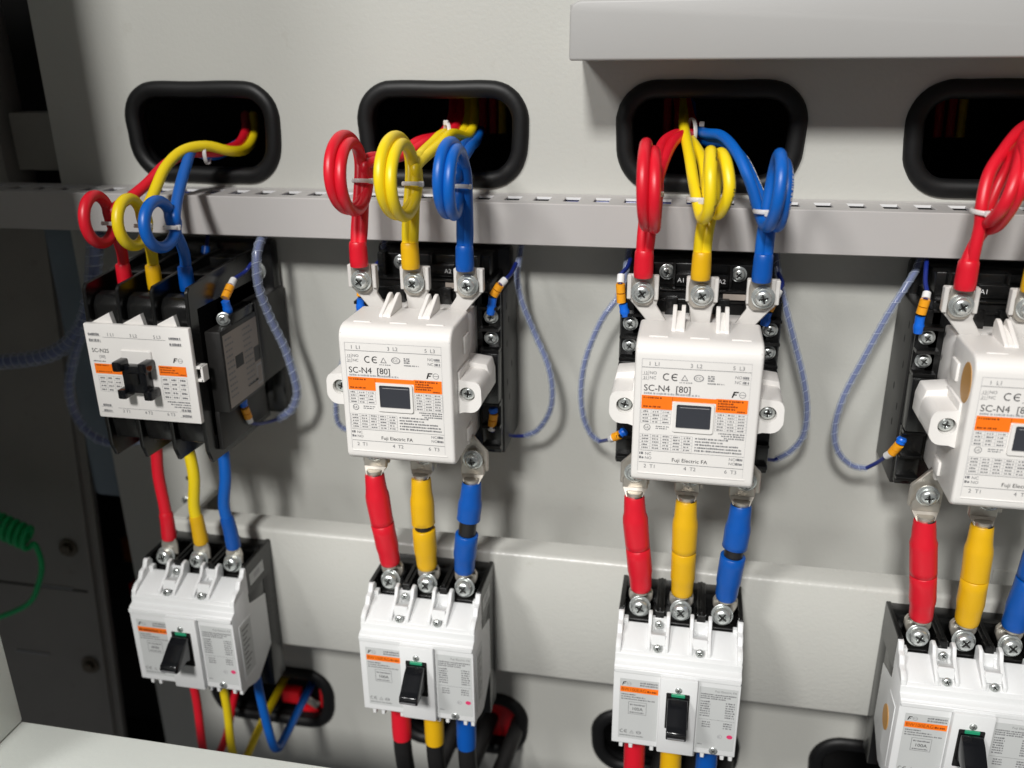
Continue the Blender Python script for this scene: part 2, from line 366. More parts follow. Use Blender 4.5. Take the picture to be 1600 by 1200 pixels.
# ------------------------------------------------------------------ white contactor (origin: back centre on the plate)
def white_contactor(label):
    root = empty('contactor', (0, 0, 6.6), label, 'contactor', 'white contactors'); B = lambda mb, n, p=root, a=35: mb.build(n, p, (0, 0, 0), a)
    mb = MB().m('black'); mb.box(-44, 44, -13, -.5, -64, 64, 3, 2); mb.box(-39, 39, -50, -12, -58, 50, 1.2); mb.box(-36, 36, -36, -12, 49, 63, 1)
    for x in (-30, -16, 0, 16, 30): mb.box(x-.9, x+.9, -41, -35, 50, 64, .3, 1)
    mb.box(-38, 38, -51.5, -50, 44, 45.2); mb.box(-38, 38, -52, -50, 50.2, 51.2, .3, 1)
    for x in (-20, -6, 9, 24): mb.box(x, x+7, -55, -50, 36, 47, .8)
    mb.m('label2').rect(12, 26, 46.2, 49.6, -51.7); mb.m('tip').text('A1', -14, 53, 2.6, -42.2); mb.text('A2', 9, 53, 2.6, -42.2)
    mb.m('black'); mb.box(-15, 15, -42, -37, 50.5, 58, .6)
    B(mb, 'base')
    for x in (-20.2, 20.6):
        mb = MB(); screw(mb, (x, -36.2, 57.6), r=3.6, h=2.4, washer=4.6); B(mb, 'coil_screw')
    for s in (-1, 1):
        mb = MB().m('black2'); a, b = sorted((s*34.5, s*46)); mb.box(a, b, -46, -2, -63, 44, .8)
        mb.m('black'); a, b = sorted((s*33, s*45.2)); mb.box(a, b, -60, -46, -24, 8, 1); mb.box(a, b, -53, -46, -60, -24, .8); mb.box(a, b, -50, -46, 8, 45, .8)
        for z in (9, 22.5, 36): mb.box(a, b, -57, -49, z-1, z+1, .3, 1)
        for z in (-26, -41, -55): mb.box(a, b, -57, -52, z-1, z+1, .3, 1)
        mb.m('void')
        for y, z in ((-36, 32), (-30, 22), (-36, 8), (-22, -10), (-36, -18), (-30, -30)):
            x = s*46.05; mb.prism([(y+1.2*cos(t), z+2.4*sin(t)) for t in [2*pi*k/10 for k in range(10)]], 'x', x-s*.2, x)
        aux = B(mb, 'auxiliary_contact')
        for z in (29.5, 16):
            mb = MB(); screw(mb, (s*39.5, -50.2, z), r=3.5, h=2.4, washer=4.4); B(mb, 'terminal_screw', aux)
    # white moulded cover
    mb = MB().m('white'); mb.prism([(-76, -40.2), (-76, 40.2), (-108.5, 40.2), (-112, 39.4), (-114.8, 37.4), (-116.2, 34.6), (-116.6, 32), (-116.6, -36.2), (-115.8, -38.4), (-113.6, -40), (-112, -40.2)], 'x', -32.2, 32.2, 1.7, 3); mb.box(-30.5, 30.5, -77, -47, -45, 37, 1)
    for s in (-1, 1):
        a, b = sorted((s*31, s*33.6)); mb.box(a, b, -92, -80, 19, 29, .8); mb.box(a, b, -106, -80, 5, 13, .8); mb.box(a, b, -90, -78, -36, -28, .8)
        out = [(s*29, -12.5), (s*32, -11.8), (s*35, -10.6), (s*41, -10.6), (s*44, -8.5), (s*45.8, -5), (s*45.6, 3.5), (s*44.8, 6.4), (s*43, 7.8), (s*34, 8.6), (s*29, 8.6)]
        P = []                                           # resample the ear's outline against the screw hole
        for k in range(32):
            t = 2*pi*k/32; d = V((cos(t), sin(t))); best = None
            for p, q in zip(out, out[1:]+out[:1]):
                ax, az = p[0]-s*37.5, p[1]; ex, ez = q[0]-p[0], q[1]-p[1]; den = d.x*ez-d.y*ex
                if abs(den) < 1e-9: continue
                u = (ax*ez-az*ex)/den; v_ = (ax*d.y-az*d.x)/den
                if u > 0 and -1e-6 <= v_ <= 1+1e-6: best = u if best is None else max(best, u)
            P.append((s*37.5+d.x*best, d.y*best))
        mb.ringplate(P, circ(s*37.5, 0, 4.5, 32), -106.3, -94); mb.ringplate(P, circ(s*37.5, 0, 2, 32), -94, -84)
        mb.prism([(x_+(s*.0), z_) for x_, z_ in [(s*28, -13), (s*34, -12), (s*42, -11), (s*45.7, -6), (s*45.6, 4), (s*44, 10.5), (s*28, 12.5)]], 'y', -84, -68, .8)
    for x in (-11.5, 11.5):                                # top hooks
        mb.prism([(-97, 39.8), (-96, 41.6), (-86, 46), (-80, 49), (-77, 49.5), (-75, 47), (-75, 39.8)], 'x', x-3.4, x-1.2, .3, 1)
        mb.prism([(-97, 39.8), (-96, 41.6), (-86, 46), (-80, 49), (-77, 49.5), (-75, 47), (-75, 39.8)], 'x', x+1.2, x+3.4, .3, 1)
        mb.prism([(-96.5, 39.8), (-95.5, 41.2), (-86, 44.6), (-77, 46), (-75.4, 39.8)], 'x', x-1.4, x+1.4, .2, 1)
    for x in (-21, 0, 21): mb.box(x-5, x+5, -107.6, -106.6, 39.9, 40.7, .2, 1)
    mb.box(-28.4, 28, -117.0, -116.4, -34.6, -33.8, .25, 1)
    # window frame
    mb.ringplate(rrect(-11.6, 9.4, -8.6, 8.2, 1.2, 3), rrect(-9.7, 8, -6.4, 7, .8, 3), -117.7, -115.5)
    cover = B(mb, 'cover', a=40)
    for s in (-1, 1):
        mb = MB(); screw(mb, (s*37.5, -102.5, 0), r=3.9, h=2.2, cross=True); B(mb, 'ear_screw', cover)
    mb = MB().m('window'); mb.box(-9.65, 7.95, -117.1, -116.65, -6.3, 5.4, .15, 1); mb.box(-9.65, 7.95, -116.9, -116.65, 5.5, 6.9); mb.m('inkl').rect(-8, 7, 5.1, 5.35, -117.12); B(mb, 'window', cover)
    # printed label
    y = -116.72; mb = MB().m('orange')
    mb.rect(-28, -12, 3.2, 10.9, y); mb.rect(-12, 10.2, 8.3, 10.9, y); mb.rect(10.2, 26.2, 3.6, 11.2, y); mb.m('oink'); mb.rect(-12.2, -12, 8.3, 10.6, y-.02)
    y -= .04
    mb.lines(-27, -17, 9.2, .9, y, 3); mb.lines(-27, -18, 4.2, 1.0, y, 5)
    for q in range(4): mb.lines(11.2, 11.2+(13, 8, 10, 9)[q], 9.6-1.45*q, 1, y, 7+q)
    mb.lines(21, 25, 4.2, .8, y, 31)
    mb.m('inkl'); mb.rect(-28.6, 26.6, 30.9, 31.05, y); mb.rect(-28.6, -28.45, -33, 31, y); mb.rect(26.5, 26.6, -33, 31, y)
    mb.m('ink'); mb.rect(-28.4, 26.6, 26.3, 26.55, y); mb.rect(-28, 26.6, -27.9, -27.65, y); mb.rect(-28, 26.6, -20.9, -20.7, y)
    for t, x in (('1  L1', -22.2), ('3  L2', -1), ('5  L3', 20.2)): mb.text(t, x, 27.4, 2.1, y, 'CENTER')
    for t, x in (('2  T1', -22.2), ('4  T2', -1), ('6  T3', 20.2)): mb.text(t, x, -31.0, 2.1, y, 'CENTER')
    mb.text('NO', -24.4, 22.7, 1.6, y); mb.text('NC', -24.4, 20.0, 1.6, y); mb.text('NO', 18.6, 22.7, 1.6, y); mb.text('NC', 18.6, 20.0, 1.6, y)
    for z in (22.4, 19.7): mb.text('13' if z > 21 else '21', -27.6, z+.2, 1.5, y); mb.rect(-28, -25, z-.15, z-.02, y); mb.rect(-25, -24.85, z-.1, z+2.2, y); mb.lines(22.6, 25.6, z+.4, 1.5, y, 60); mb.rect(22.2, 26, z-.15, z-.02, y)
    ce(mb, -17.6, 19.6, 4.0, y); tri(mb, -8.3, 20, 3.3, y); mb.m('ink'); mb.arc(.6, 21.8, 1.9, 0, 360, .35, y, 20, 1.35); mb.text('CC', .5, 21, 1.5, y, 'CENTER'); mb.lines(-9, -2, 18.7, .5, y, 8)
    for q in range(3): mb.lines(5.2, 8.6, 22.8-1.2*q, .9, y, 11+q)
    mb.lines(5.2, 13.5, 18.9, .7, y, 14)
    mb.m('inkb').text('SC-N4  [80]', -27.2, 13.4, 3.5, y, sx=.98); mb.m('inkl').lines(-27, 1.5, 11.6, 1.1, y, 15)
    brand(mb, 17.6, 12.3, 3.4, y)
    grid(mb, -28, -12.4, -4.9, 2.8, 3, 4, y, seed=20); grid(mb, 10.4, 26.2, -7, 3.2, 3, 6, y, seed=40)
    mb.m('ink'); mb.arc(-24.5, -7.3, 1.8, 0, 360, .3, y, 18); mb.text('UL', -24.5, -8, 1.4, y, 'CENTER'); mb.lines(-20, -13, -6.7, .6, y, 41); mb.lines(-20, -14, -7.9, .6, y, 42)
    for q in range(3): mb.lines(12.5+q*1.5, 26, -8.6-1.3*q, .8, y, 43+q)
    grid(mb, -28, -.6, -20, -11.2, 5, 5, y, seed=70)
    mb.m('ink')
    for q in range(5): mb.lines(.8, (18, 15, 23, 25, 25)[q], -12.4-1.75*q, .95, y, 90+q)
    mb.text('NC', -25, -23.4, 1.6, y); mb.text('NO', -25, -25.9, 1.6, y); mb.text('NC', 18.8, -23.4, 1.6, y); mb.text('NO', 18.8, -25.9, 1.6, y); mb.lines(22.4, 25.8, -23.2, 1.5, y, 96); mb.lines(22.4, 25.8, -25.8, 1.5, y, 97); mb.lines(-28, -25.6, -23.2, 1.4, y, 98); mb.lines(-28, -25.6, -25.7, 1.4, y, 99)
    mb.m('inkb').text('Fuji Electric FA', -1.4, -26.4, 2.1, y, 'CENTER', sx=1.02)
    B(mb, 'printed_label', cover)
    # main terminals
    for up_ in (1, -1):
        for x in (-32, 0, 32):
            s = (x > 0)-(x < 0); zz = lambda z: up_*z
            mb = MB().m('tab' if up_ > 0 else 'tin')
            P = [(x-8.6, zz(64)), (x-8.6, zz(51)), (x-6.2-s*1.5, zz(47)), (x-5.5-s*8, zz(38)), (x+5.5-s*8, zz(38)), (x+6.2-s*1.5, zz(47)), (x+8.6, zz(51)), (x+8.6, zz(64))]
            mb.prism(P, 'y', -72.5, -69.5, .5, 1)
            if up_ > 0:
                for e in (-1, 1): mb.box(x+e*7.4-1.2, x+e*7.4+1.2, -74.6, -72, 50.5, 64, .4, 1)
            t = B(mb, 'main_terminal')
            mb = MB(); screw(mb, (x, -75.2, zz(55)), r=4.6, h=3.2, washer=6.2, flange=5.4); B(mb, 'terminal_screw', t)
    return root
c2 = white_contactor('white contactor standing between the black contactor and another white one, tan-free cover side facing right')
c2.location = Vector((CC[1], 0, 6.6))*MM; c2['label'] = 'white contactor next to the black one, second from the left'
c3 = copy_tree(c2); c3.location.x = CC[2]*MM; c3['label'] = 'white contactor under the left end of the cover box, third from the left'
c4 = copy_tree(c2); c4.location.x = CC[3]*MM; c4['label'] = 'white contactor with a tan round sticker on its side, cut off at the right edge'
mb = MB().m('tan'); mb.prism([(-106+8*cos(t), 24+10.5*sin(t)) for t in [2*pi*k/28 for k in range(28)]], 'x', -32.45, -32.15); mb.build('round_sticker', c4)

# ------------------------------------------------------------------ black contactor on the left
k1 = empty('contactor', (CC[0], 0, 6.6), 'black contactor with a small white face plate and bare black actuator, leftmost', 'contactor')
mb = MB().m('black'); mb.box(-44, 44, -12, -.5, -62, 62, 3); mb.box(-34.5, 34.5, -96, -11, -44, 40, 1.2)
for i, x in enumerate((-33.2, -11.5, 11, 33.2)):
    mb.prism([(-104, 24), (-102.5, 50), (-100, 53), (-40, 58), (-20, 58), (-20, -60), (-60, -61), (-100, -59), (-103.5, -50)], 'x', x-1.3, x+1.3, .5, 1)
for x in (-22.3, -.3, 22.2):
    mb.prism([(-100, 25), (-99.5, 40), (-96, 45), (-88, 46.5), (-86, 40), (-86, 25)], 'x', x-9, x+9, 1.6, 3)
    mb.box(x-9, x+9, -66, -20, 36, 52, 1); mb.prism([(-102, -30), (-100, -46), (-86, -50), (-20, -52), (-20, -30)], 'x', x-8.6, x+8.6, 1.2)
mb.box(-6, 28, -36, -18, 46, 56, .8); mb.build('base', k1)
mb = MB(); screw(mb, (32.5, -12.2, 42), r=5, h=3.4, washer=6.5); mb.build('fixing_screw', k1)
mb = MB(); screw(mb, (2, -27.4, 49), d=(0, -.5, .85), r=3.6, h=2.6, washer=4.2); mb.build('coil_screw', k1)
mb = MB().m('black2'); mb.box(35, 45.4, -45, -2, -26, 30, .8); mb.box(35, 45.4, -92, -44, -28, 24, .8); mb.box(34.6, 38, -92, -30, -54, -27.9, .8); mb.m('black'); mb.box(35.2, 44.8, -76, -44, 23, 30, .6); mb.box(35, 45.6, -46, -44, -27, 29, .3, 1)
mb.m('void'); mb.box(45.3, 45.6, -66, -52, -20.5, -19); aux = mb.build('auxiliary_contact', k1)
mb = MB().m('label2')
def yz(pts, x): mb.quad([(x, a, b) for a, b in pts])
xl = 45.55
for a in ([(-90, -26), (-78, -26), (-78, 21), (-90, 21)], [(-78, -26), (-68, -26), (-68, -4), (-78, -4)], [(-78, 4), (-68, 4), (-68, 21), (-78, 21)], [(-68, -26), (-44, -26), (-44, -8), (-68, -8)], [(-68, -8), (-54, -8), (-54, 21), (-68, 21)], [(-54, 2), (-46.5, 2), (-46.5, 21), (-54, 21)]): yz(a, xl)
mb.m('ink'); R = random.Random(2)
for q in range(11):
    z = 17-3.7*q
    for a, b in ((-88, -80), (-66, -56)):
        aa = a
        while aa < b: dd = R.uniform(1, 3); yz([(aa, z), (aa+dd, z), (aa+dd, z+1.2), (aa, z+1.2)], xl+.06); aa += dd+.6
mb.m('inkl'); yz([(-53, -24), (-45.5, -24), (-45.5, -10), (-53, -10)], xl+.05); mb.m('label2'); yz([(-52, -22.6), (-46.5, -22.6), (-46.5, -11.4), (-52, -11.4)], xl+.1)
mb.build('printed_label', aux)
for y, z in ((-72, 24.5), (-83, 14)):
    mb = MB(); screw(mb, (40, y-4, z+3), d=(0.3, -1, .3), r=3.4, h=2.4, washer=4.2); mb.build('terminal_screw', aux)
mb = MB().m('white'); mb.box(-34.4, 34.4, -107, -103.4, -30, 30.4, .7, 2)
for x in (-18.5, 2, 23.5): mb.prism([(x-18.5, 27), (x+2.2, 27), (x, 36.5)], 'y', -103, -95.5)
for z0, z1 in ((4.4, 6.2), (-3.6, -1.8)): mb.box(33.5, 38, -104.5, -98, z0, z1, .3, 1)
mb.box(36.8, 38.4, -104.5, -98, -3.6, 6.2, .3, 1)
mb.box(-11.6, 8.3, -108.2, -106.8, 6.5, 15.2, .5, 1)
face = mb.build('face_plate', k1)
mb = MB().m('glossy'); mb.box(-9.6, 6.2, -113, -106.9, -10, 7, .8)
for x in (-12.8, 4.2):
    mb.box(x, x+5.4, -117, -107, 4.2, 10.4, 1); mb.box(x+.8, x+6.2, -117, -107, -13, -7, 1)
mb.m('black'); mb.box(-5, 1.5, -114.5, -112.9, -4, 3, .6); mb.build('actuator', k1)
y = -107.12; mb = MB().m('orange'); mb.rect(-31.4, -12.8, -1, 5.4, y); mb.rect(11.4, 29.4, .2, 6.4, y); y -= .04
mb.m('oink'); mb.lines(-30.5, -22, 4, .8, y, 3); mb.lines(-30.5, -20, 0, .8, y, 4)
for q in range(3): mb.lines(12.4, 20+q*2, 4.9-1.5*q, .8, y, 5+q)
mb.lines(24, 28.6, .9, .7, y, 9)
mb.m('ink'); mb.rect(-22.5, 18.8, 22.3, 22.5, y); mb.rect(-20.5, 19.3, -23.2, -23, y)
for t, x in (('1 L1', -17), ('3 L2', -2), ('5 L3', 13.5)): mb.text(t, x, 23.2, 2, y, 'CENTER')
for t, x in (('2 T1', -15), ('4 T2', 0), ('6 T3', 15)): mb.text(t, x, -25.9, 2, y, 'CENTER')
for x0 in (-32, 21): 
    for z in (23.2, 19.4, -22.4, -26): mb.lines(x0+(1.5 if z < 0 else 0), x0+7.5, z, 1.6, y, int(x0+z)); mb.rect(x0, x0+8, z-.35, z-.2, y)
mb.m('inkb').text('SC-N2S', -31.4, 12.6, 2.5, y); mb.m('ink').text('[50]', -27, 9.2, 1.7, y); mb.lines(-31.4, -23, 6.6, .8, y, 15)
brand(mb, 21.6, 8.6, 3, y)
grid(mb, -30, -14.6, -12.6, -2.4, 3, 4, y, seed=20); grid(mb, 12, 29, -15, -1, 3, 5, y, seed=40)
for q in range(3): mb.lines(14+q*2, 29, -17-1.6*q, .9, y, 50+q)
mb.build('printed_label', face)

# ------------------------------------------------------------------ circuit breakers (origin: back centre on the rail)
def breaker(label, small=False):
    BZ = -192; og = (0, KY, BZ); root = empty('circuit_breaker', og, label, 'circuit breaker', 'circuit breakers in a row'); B = lambda mb, n, p=root, a=35: mb.build(n, p, og, a)
    mb = MB().m('black'); mb.box(-37.4, 37.4, -66, KY-.2, -250, -150, .8)
    mb.box(-37.4, 37.4, -60, KY-.2, -152, -137.5, .8)
    for x in (-36, -12.5, 12.5, 36):
        wd = 1.5 if abs(x) > 20 else 2.6
        mb.box(x-wd, x+wd, -86, KY-.4, -160, -136.6, .5, 1)
        if abs(x) < 20: mb.box(x-.7, x+.7, -84, -50, -137, -135.2, .2, 1)
    for x in (-25, 0, 25): mb.box(x-10, x+10, -80, -58, -162, -148, .5, 1)
    mb.box(-37.4, 37.4, -86, -64, -172, -152, .6)
    base = B(mb, 'base')
    for x in (-25, 0, 25):
        mb = MB(); screw(mb, (x, -78.6, -138.8), d=(0, -1, .25), r=5.3, h=4.6, washer=6.6, flange=5.7); B(mb, 'terminal_screw', base)
    # white cover: stepped side profile
    mb = MB().m('bwhite')
    prof = [(-64, -171), (-86, -165), (-86.5, -150), (-104, -153.6), (-106, -155), (-106.4, -159.2), (-110, -160.6), (-110.6, -162), (-110.6, -218.5), (-109, -220), (-92, -227), (-86, -228), (-64, -214)]
    mb.prism(prof, 'x', -37.5, 37.5, .5, 2)
    # lip slopes between the barriers
    for x in (-25, 0, 25): mb.prism([(-82.5, -148.2), (-85.5, -146.2), (-104, -153.2), (-104, -156), (-82.5, -156)], 'x', x-9.6, x+9.6, .4, 1)
    for x in (-25, 0, 25): mb.box(x-9.5, x-6.4, -87, -82.6, -148, -143.4, .3, 1); mb.box(x+6.8, x+9.5, -86.4, -82.6, -148, -144, .3, 1)
    side = [(-83, -152), (-81.5, -141), (-84.5, -137.4), (-87.5, -137.8), (-90, -142.5), (-94, -143), (-96.5, -147.6), (-101, -148.4), (-105, -151.4), (-106, -156), (-83, -158)]
    for a, b in ((-37.4, -34.2), (34.2, 37.4)): mb.prism(side, 'x', a, b, .4, 1)
    for x in (-12.5, 12.5):
        for e in (-1, 1): mb.prism([(-83, -152), (-82, -139), (-84.5, -136.8), (-88.5, -137.4), (-91.5, -143), (-103.4, -150.4), (-104, -155), (-83, -158)], 'x', x+e*5.4-1.1, x+e*5.4+1.1, .4, 1)
        mb.box(x-4.5, x+4.5, -99.5, -84, -154, -147.5, .4, 1, ('X', -20))
        mb.box(x-4.4, x+4.4, -86.5, -83.5, -150, -141, .4, 1)
    mb.box(-9.6, 12.6, -114.4, -110, -219, -163, .9, 2)                 # raised handle panel, butted on the face
    mb.box(-37.3, 37.3, -112, -110.6, -164.6, -161.4, .5, 1)
    for x in (-33, -27, -14, -8.5, 11, 17, 29, 34): mb.box(x, x+2.6, -108, -92, -224.5, -217.5, .4, 1)
    for s in (-1, 1):                                                   # vertical trims on both sides
        a, b = sorted((s*37.2, s*37.9)); mb.box(a, b, -104, -88, -216, -172, .25, 1)
    cov = B(mb, 'cover', a=40)
    for x, z, y_ in ((-12.5, -144, -88.6), (-12.5, -151.4, -102.5), (12.5, -151.4, -102.5)):
        mb = MB(); screw(mb, (x, y_, z), d=(0, -1, .35), r=2.6, h=1.8, cross=True); B(mb, 'cover_screw', cov)
    mb = MB(); screw(mb, (1.4, -114.4, -170.6), r=2.1, h=1, cross=True); screw(mb, (24.5, -110.8, -215.4), r=2.6, h=1); B(mb, 'cover_screw', cov)
    # handle
    mb = MB().m('void'); mb.ringplate(rrect(-5.6, 8.2, -199.4, -173.2, .6, 2), rrect(-4.9, 7.5, -198.7, -173.9, .5, 2), -114.8, -114.2); mb.rect(-5, 7.6, -198.8, -173.8, -114.5)
    slot = B(mb, 'handle_slot', cov)
    mb = MB().m('lens'); mb.box(-2.6, 5.4, -115.4, -114.3, -175.3, -173.2, .2, 1); B(mb, 'green_flag', cov)
    mb = MB().m('glossy'); mb.prism([(-114.2, -175.8), (-117, -175.2), (-122, -177.6), (-130.5, -184.4), (-133.6, -186), (-134.4, -189), (-133.4, -191.4), (-130, -191.8), (-121, -191), (-114.2, -195)], 'x', -4.6, 7.2, .7, 2)
    mb.m('ink').box(-3.6, 6.2, -134.8, -134.2, -189.6, -189); B(mb, 'toggle_handle', cov)
    # printed labels
    y = -110.72; mb = MB().m('label'); mb.rect(-33.6, -10.2, -214.5, -169.5, y); mb.rect(13.6, 36.2, -214.5, -168.5, y)
    y -= .04; mb.m('orange').rect(-33.2, -10.4, -179.3, -175.2, y); y -= .04
    mb.m('oink')
    if small: mb.lines(-32.4, -18, -178.6, 2.2, y, 2)
    else: mb.text('BW100EAG', -32.6, -178.4, 2.3, y, sx=.92)
    mb.lines(-17, -11.5, -178.2, 1.4, y, 3)
    brand(mb, -32.2, -174.2, 2.6, y); mb.m('ink'); mb.lines(-21.5, -11, -172.2, 1.2, y, 4); mb.lines(-21.5, -11, -174, 1.2, y, 5)
    for q, (a, b) in enumerate(((-32.4, -24), (-32.4, -18), (-32.4, -12))): mb.lines(a, b, -181.4-1.7*q, .95, y, 6+q)
    for a in ((-28, -17, -186.4, -186.15), (-28, -17, -195.4, -195.15), (-28, -27.75, -195.4, -186.2), (-17.2, -17, -195.4, -186.2)): mb.rect(*a, y)
    mb.lines(-27, -18, -188.8, 1.1, y, 11)
    if small: mb.lines(-25.5, -19.5, -192.2, 2, y, 12)
    else: mb.m('inkb').text('100A', -22.5, -192.4, 2.2, y, 'CENTER'); mb.m('ink')
    mb.lines(-27, -18, -194.5, .9, y, 13)
    ce(mb, -32.6, -210.3, 2.4, y); tri(mb, -26.6, -210.3, 2.4, y); mb.m('ink'); mb.arc(-21, -209.2, 1.2, 0, 360, .3, y, 14, 1.3); mb.lines(-22.2, -19.8, -209.5, .6, y, 14); mb.lines(-32.6, -18, -212.6, .8, y, 16)
    mb.m('inkb'); mb.m('ink').text('Fuji Electric FA', 35.4, -171.6, 1.45, y, 'RIGHT')
    for q in range(3): mb.lines(14.6, 35.4-q*3, -174-1.5*q, .95, y, 20+q)
    for q in range(7): mb.lines(14.8, 20.5, -179.5-1.75*q, 1.1, y, 30+q); mb.lines(29.5, 35, -179.5-1.75*q, 1.1, y, 40+q)
    mb.rect(14.4, 35.6, -192.2, -192.0, y)
    for q in range(3): mb.lines(16.5, 21.5, -194.6-1.7*q, 1, y, 50+q); mb.lines(29, 34, -194.6-1.7*q, 1, y, 53+q)
    mb.m('inkl'); mb.arc(27.6, -204.2, 1.5, 0, 360, .4, y, 12); mb.lines(26.6, 28.6, -204.8, 1.2, y, 57); mb.m('ink'); mb.lines(14.6, 18, -211.6, .8, y, 58)
    mb.m('pink').poly([(33.4+1.8*cos(t), -203.6+1.5*sin(t)) for t in [2*pi*k/18 for k in range(18)]], y)
    for side_ in split(mb, 2): B(side_, 'printed_label', cov)
    mb = MB().m('label'); x = 37.55
    mb.quad([(x, -82, -154), (x, -62, -154), (x, -62, -145), (x, -82, -145)]); mb.m('inkl'); mb.quad([(x+.06, -76, -151.5), (x+.06, -68, -151.5), (x+.06, -68, -147.5), (x+.06, -76, -147.5)]); B(mb, 'side_label', base)
    mb = MB().m('label'); x = 37.95; mb.quad([(x, -102.5, -213), (x, -89, -213), (x, -89, -174), (x, -102.5, -174)]); mb.m('ink')
    for q in range(9): mb.quad([(x+.05, -101, -178-3.8*q), (x+.05, -92-2*(q % 3), -178-3.8*q), (x+.05, -92-2*(q % 3), -176.8-3.8*q), (x+.05, -101, -176.8-3.8*q)])
    B(mb, 'side_label', cov)
    return root
def place(o, k, label): o.location = Vector((CC[k], KY, -192))*MM; o['label'] = label
b1 = breaker('x', True); place(b1, 0, 'white circuit breaker below the black contactor, fed by three thin cables, leftmost')
b2 = breaker('x'); place(b2, 1, 'white circuit breaker under the second contactor from the left, its right side visible')
b3 = copy_tree(b2); place(b3, 2, 'white circuit breaker seen straight on below the third contactor from the left')
b4 = copy_tree(b2); place(b4, 3, 'white circuit breaker with a tan round sticker on its left side, at the right edge')
mb = MB().m('tan'); mb.prism([(-90+6.6*cos(t), -191+8.2*sin(t)) for t in [2*pi*k/28 for k in range(28)]], 'x', -38.3, -37.95); mb.build('round_sticker', b4, (0, KY, -192))

# ------------------------------------------------------------------ looped cables above the contactors
def zip_tie(mb, p, t, r, key='nylon', head=(0, -1, 0)):
    mb.m(key); t = V(t).normalized(); a = t.orthogonal().normalized(); b = t.cross(a)
    mb.ring([V(p)+a*r*cos(2*pi*k/20)+b*r*sin(2*pi*k/20) for k in range(20)], .4, 1.15, 8)
    h = V(p)+V(head)*r; mb.box(h.x-1.5, h.x+1.5, h.y-1.4, h.y+1, h.z-1.5, h.z+1.5, .4, 1)
def loop_pts(X, lead, yc, zc, ra, rb, X1, term, dx_in, n=14, a0=15, a1=-335, off=0):
    P = list(lead)
    for k in range(n+1):
        u = k/n; a = radians(a0+(a1-a0)*u)
        P.append((X+dx_in*(1-u)+(X1-X)*u+off*(.6-.4*cos(a)), yc+ra*cos(a), zc+rb*sin(a)))
    P += term
    return P
def upper_cable(label, color, X, lead, loop, strands, ztop, rw, sleeve, ydist=-77, tie=True, dx_in=5):
    yc, zc, ra, rb = loop
    root = empty('power_cable', (X, ydist, ztop), label, 'cable', 'looped cables above the contactors'); og = (X, ydist, ztop)
    for off in strands:
        ld = [(x+off, y, z+abs(off)*.15-(off*.5 if False else 0)) for x, y, z in lead]
        back = max(yc+ra*.62, ydist+1)
        term = [(X+off*.5+1, yc+ra*.86, zc-rb*.1), (X+off*.75+.5, ydist+(back-ydist)*.6, ztop+sleeve+9), (X+off*.62, ydist+1, ztop+sleeve-2)]
        P = loop_pts(X, ld, yc-off*.35, zc-off*.4, ra-.35*off, rb-.3*off, X+off*.3, term, dx_in, off=off)
        MB().m(color).tube(spline(P, 5), rw, 14).build('conductor', root, og, 60)
    mb = MB().m(color+'_s'); k = 1 if len(strands) == 1 else 1.24
    c0 = [V((X, ydist, ztop+z)) for z in (0, .6, 4, 7.5, 11, sleeve-1, sleeve)]
    mb.tube(c0, [rw*1.28*k, rw*1.36*k, rw*1.38*k, rw*1.36*k, rw*1.34*k, rw*1.3*k, rw*1.18*k], 18); mb.build('sleeve', root, og, 50)
    if len(strands) > 1:
        mb = MB().m('tin'); mb.prism([(X-5.2, ztop+1), (X+5.2, ztop+1), (X+6, ztop-5), (X+5.5, ztop-14), (X+3, ztop-16.5), (X-3, ztop-16.5), (X-5.5, ztop-14), (X-6, ztop-5)], 'y', -75.1, -73.4, .3, 1); mb.build('lug', root, og)
    if tie:
        mb = MB(); u = V((X+dx_in*.45, yc+ra*.74, zc-rb*.3)); zip_tie(mb, u, (0, .2, 1), (5.6 if len(strands) > 1 else 4.6), head=(.9, .2, 0)); mb.build('zip_tie', root, og)
    return root
L1 = {
 'r': [(68.3, 60, 143.7), (79.9, 35, 135), (86.3, 10, 128.6), (85.3, -12, 126.8), (80.6, -22, 127.1), (73.3, -34, 127.6), (65.6, -46, 121.9), (60.2, -58, 113), (55.1, -70, 106)],
 'y': [(74.3, 60, 143.7), (85.3, 35, 132), (92.5, 8, 126), (92.1, -12, 126.9), (83.4, -26, 131.5), (75, -40, 129.8), (70.4, -54, 121.4), (69.4, -68, 108.6)],
 'b': [(75.7, 30, 126.8), (78.4, 0, 123.8), (79.2, -20, 125.3), (75.6, -30, 128.7), (79.9, -46, 122.1), (85, -66, 110)]}
upper_cable('thin red single cable looped above the leftmost black contactor', 'red', 47.9, L1['r'], (-95.6, 96.9, 12.6, 13.5), (0,), 52, 3.3, 15, -79, True, 3)
upper_cable('thin yellow single cable looped above the leftmost black contactor', 'yellow', 67.9, L1['y'], (-94, 95.6, 13, 13.3), (0,), 52, 3.3, 15, -79, True, 3)
upper_cable('thin blue single cable looped above the leftmost black contactor', 'blue', 89.4, L1['b'], (-100, 96.1, 14.6, 12.9), (0,), 52, 3.3, 15, -79, True, 3)
mb = MB(); zip_tie(mb, (82, -24, 126.5), (1, .3, 0), 6.5, head=(0, -.3, .95)); tag(mb.build('zip_tie', None, (82, -24, 126.5)), 'white zip tie bunching three cables inside the leftmost upper hole', 'zip tie', 'zip ties in the upper holes')
upper_cable('red twin cable looped above the second contactor from the left', 'red', 199.6, [(225.4, 60, 156.9), (230.2, 35, 144.2), (229.9, 8, 135.8), (222.9, -18, 134.4), (214.8, -38, 128.3)], (-84.5, 123.4, 22.5, 18.9), (-2.6, 2.6), 70.5, 3.1, 14.5, dx_in=4)
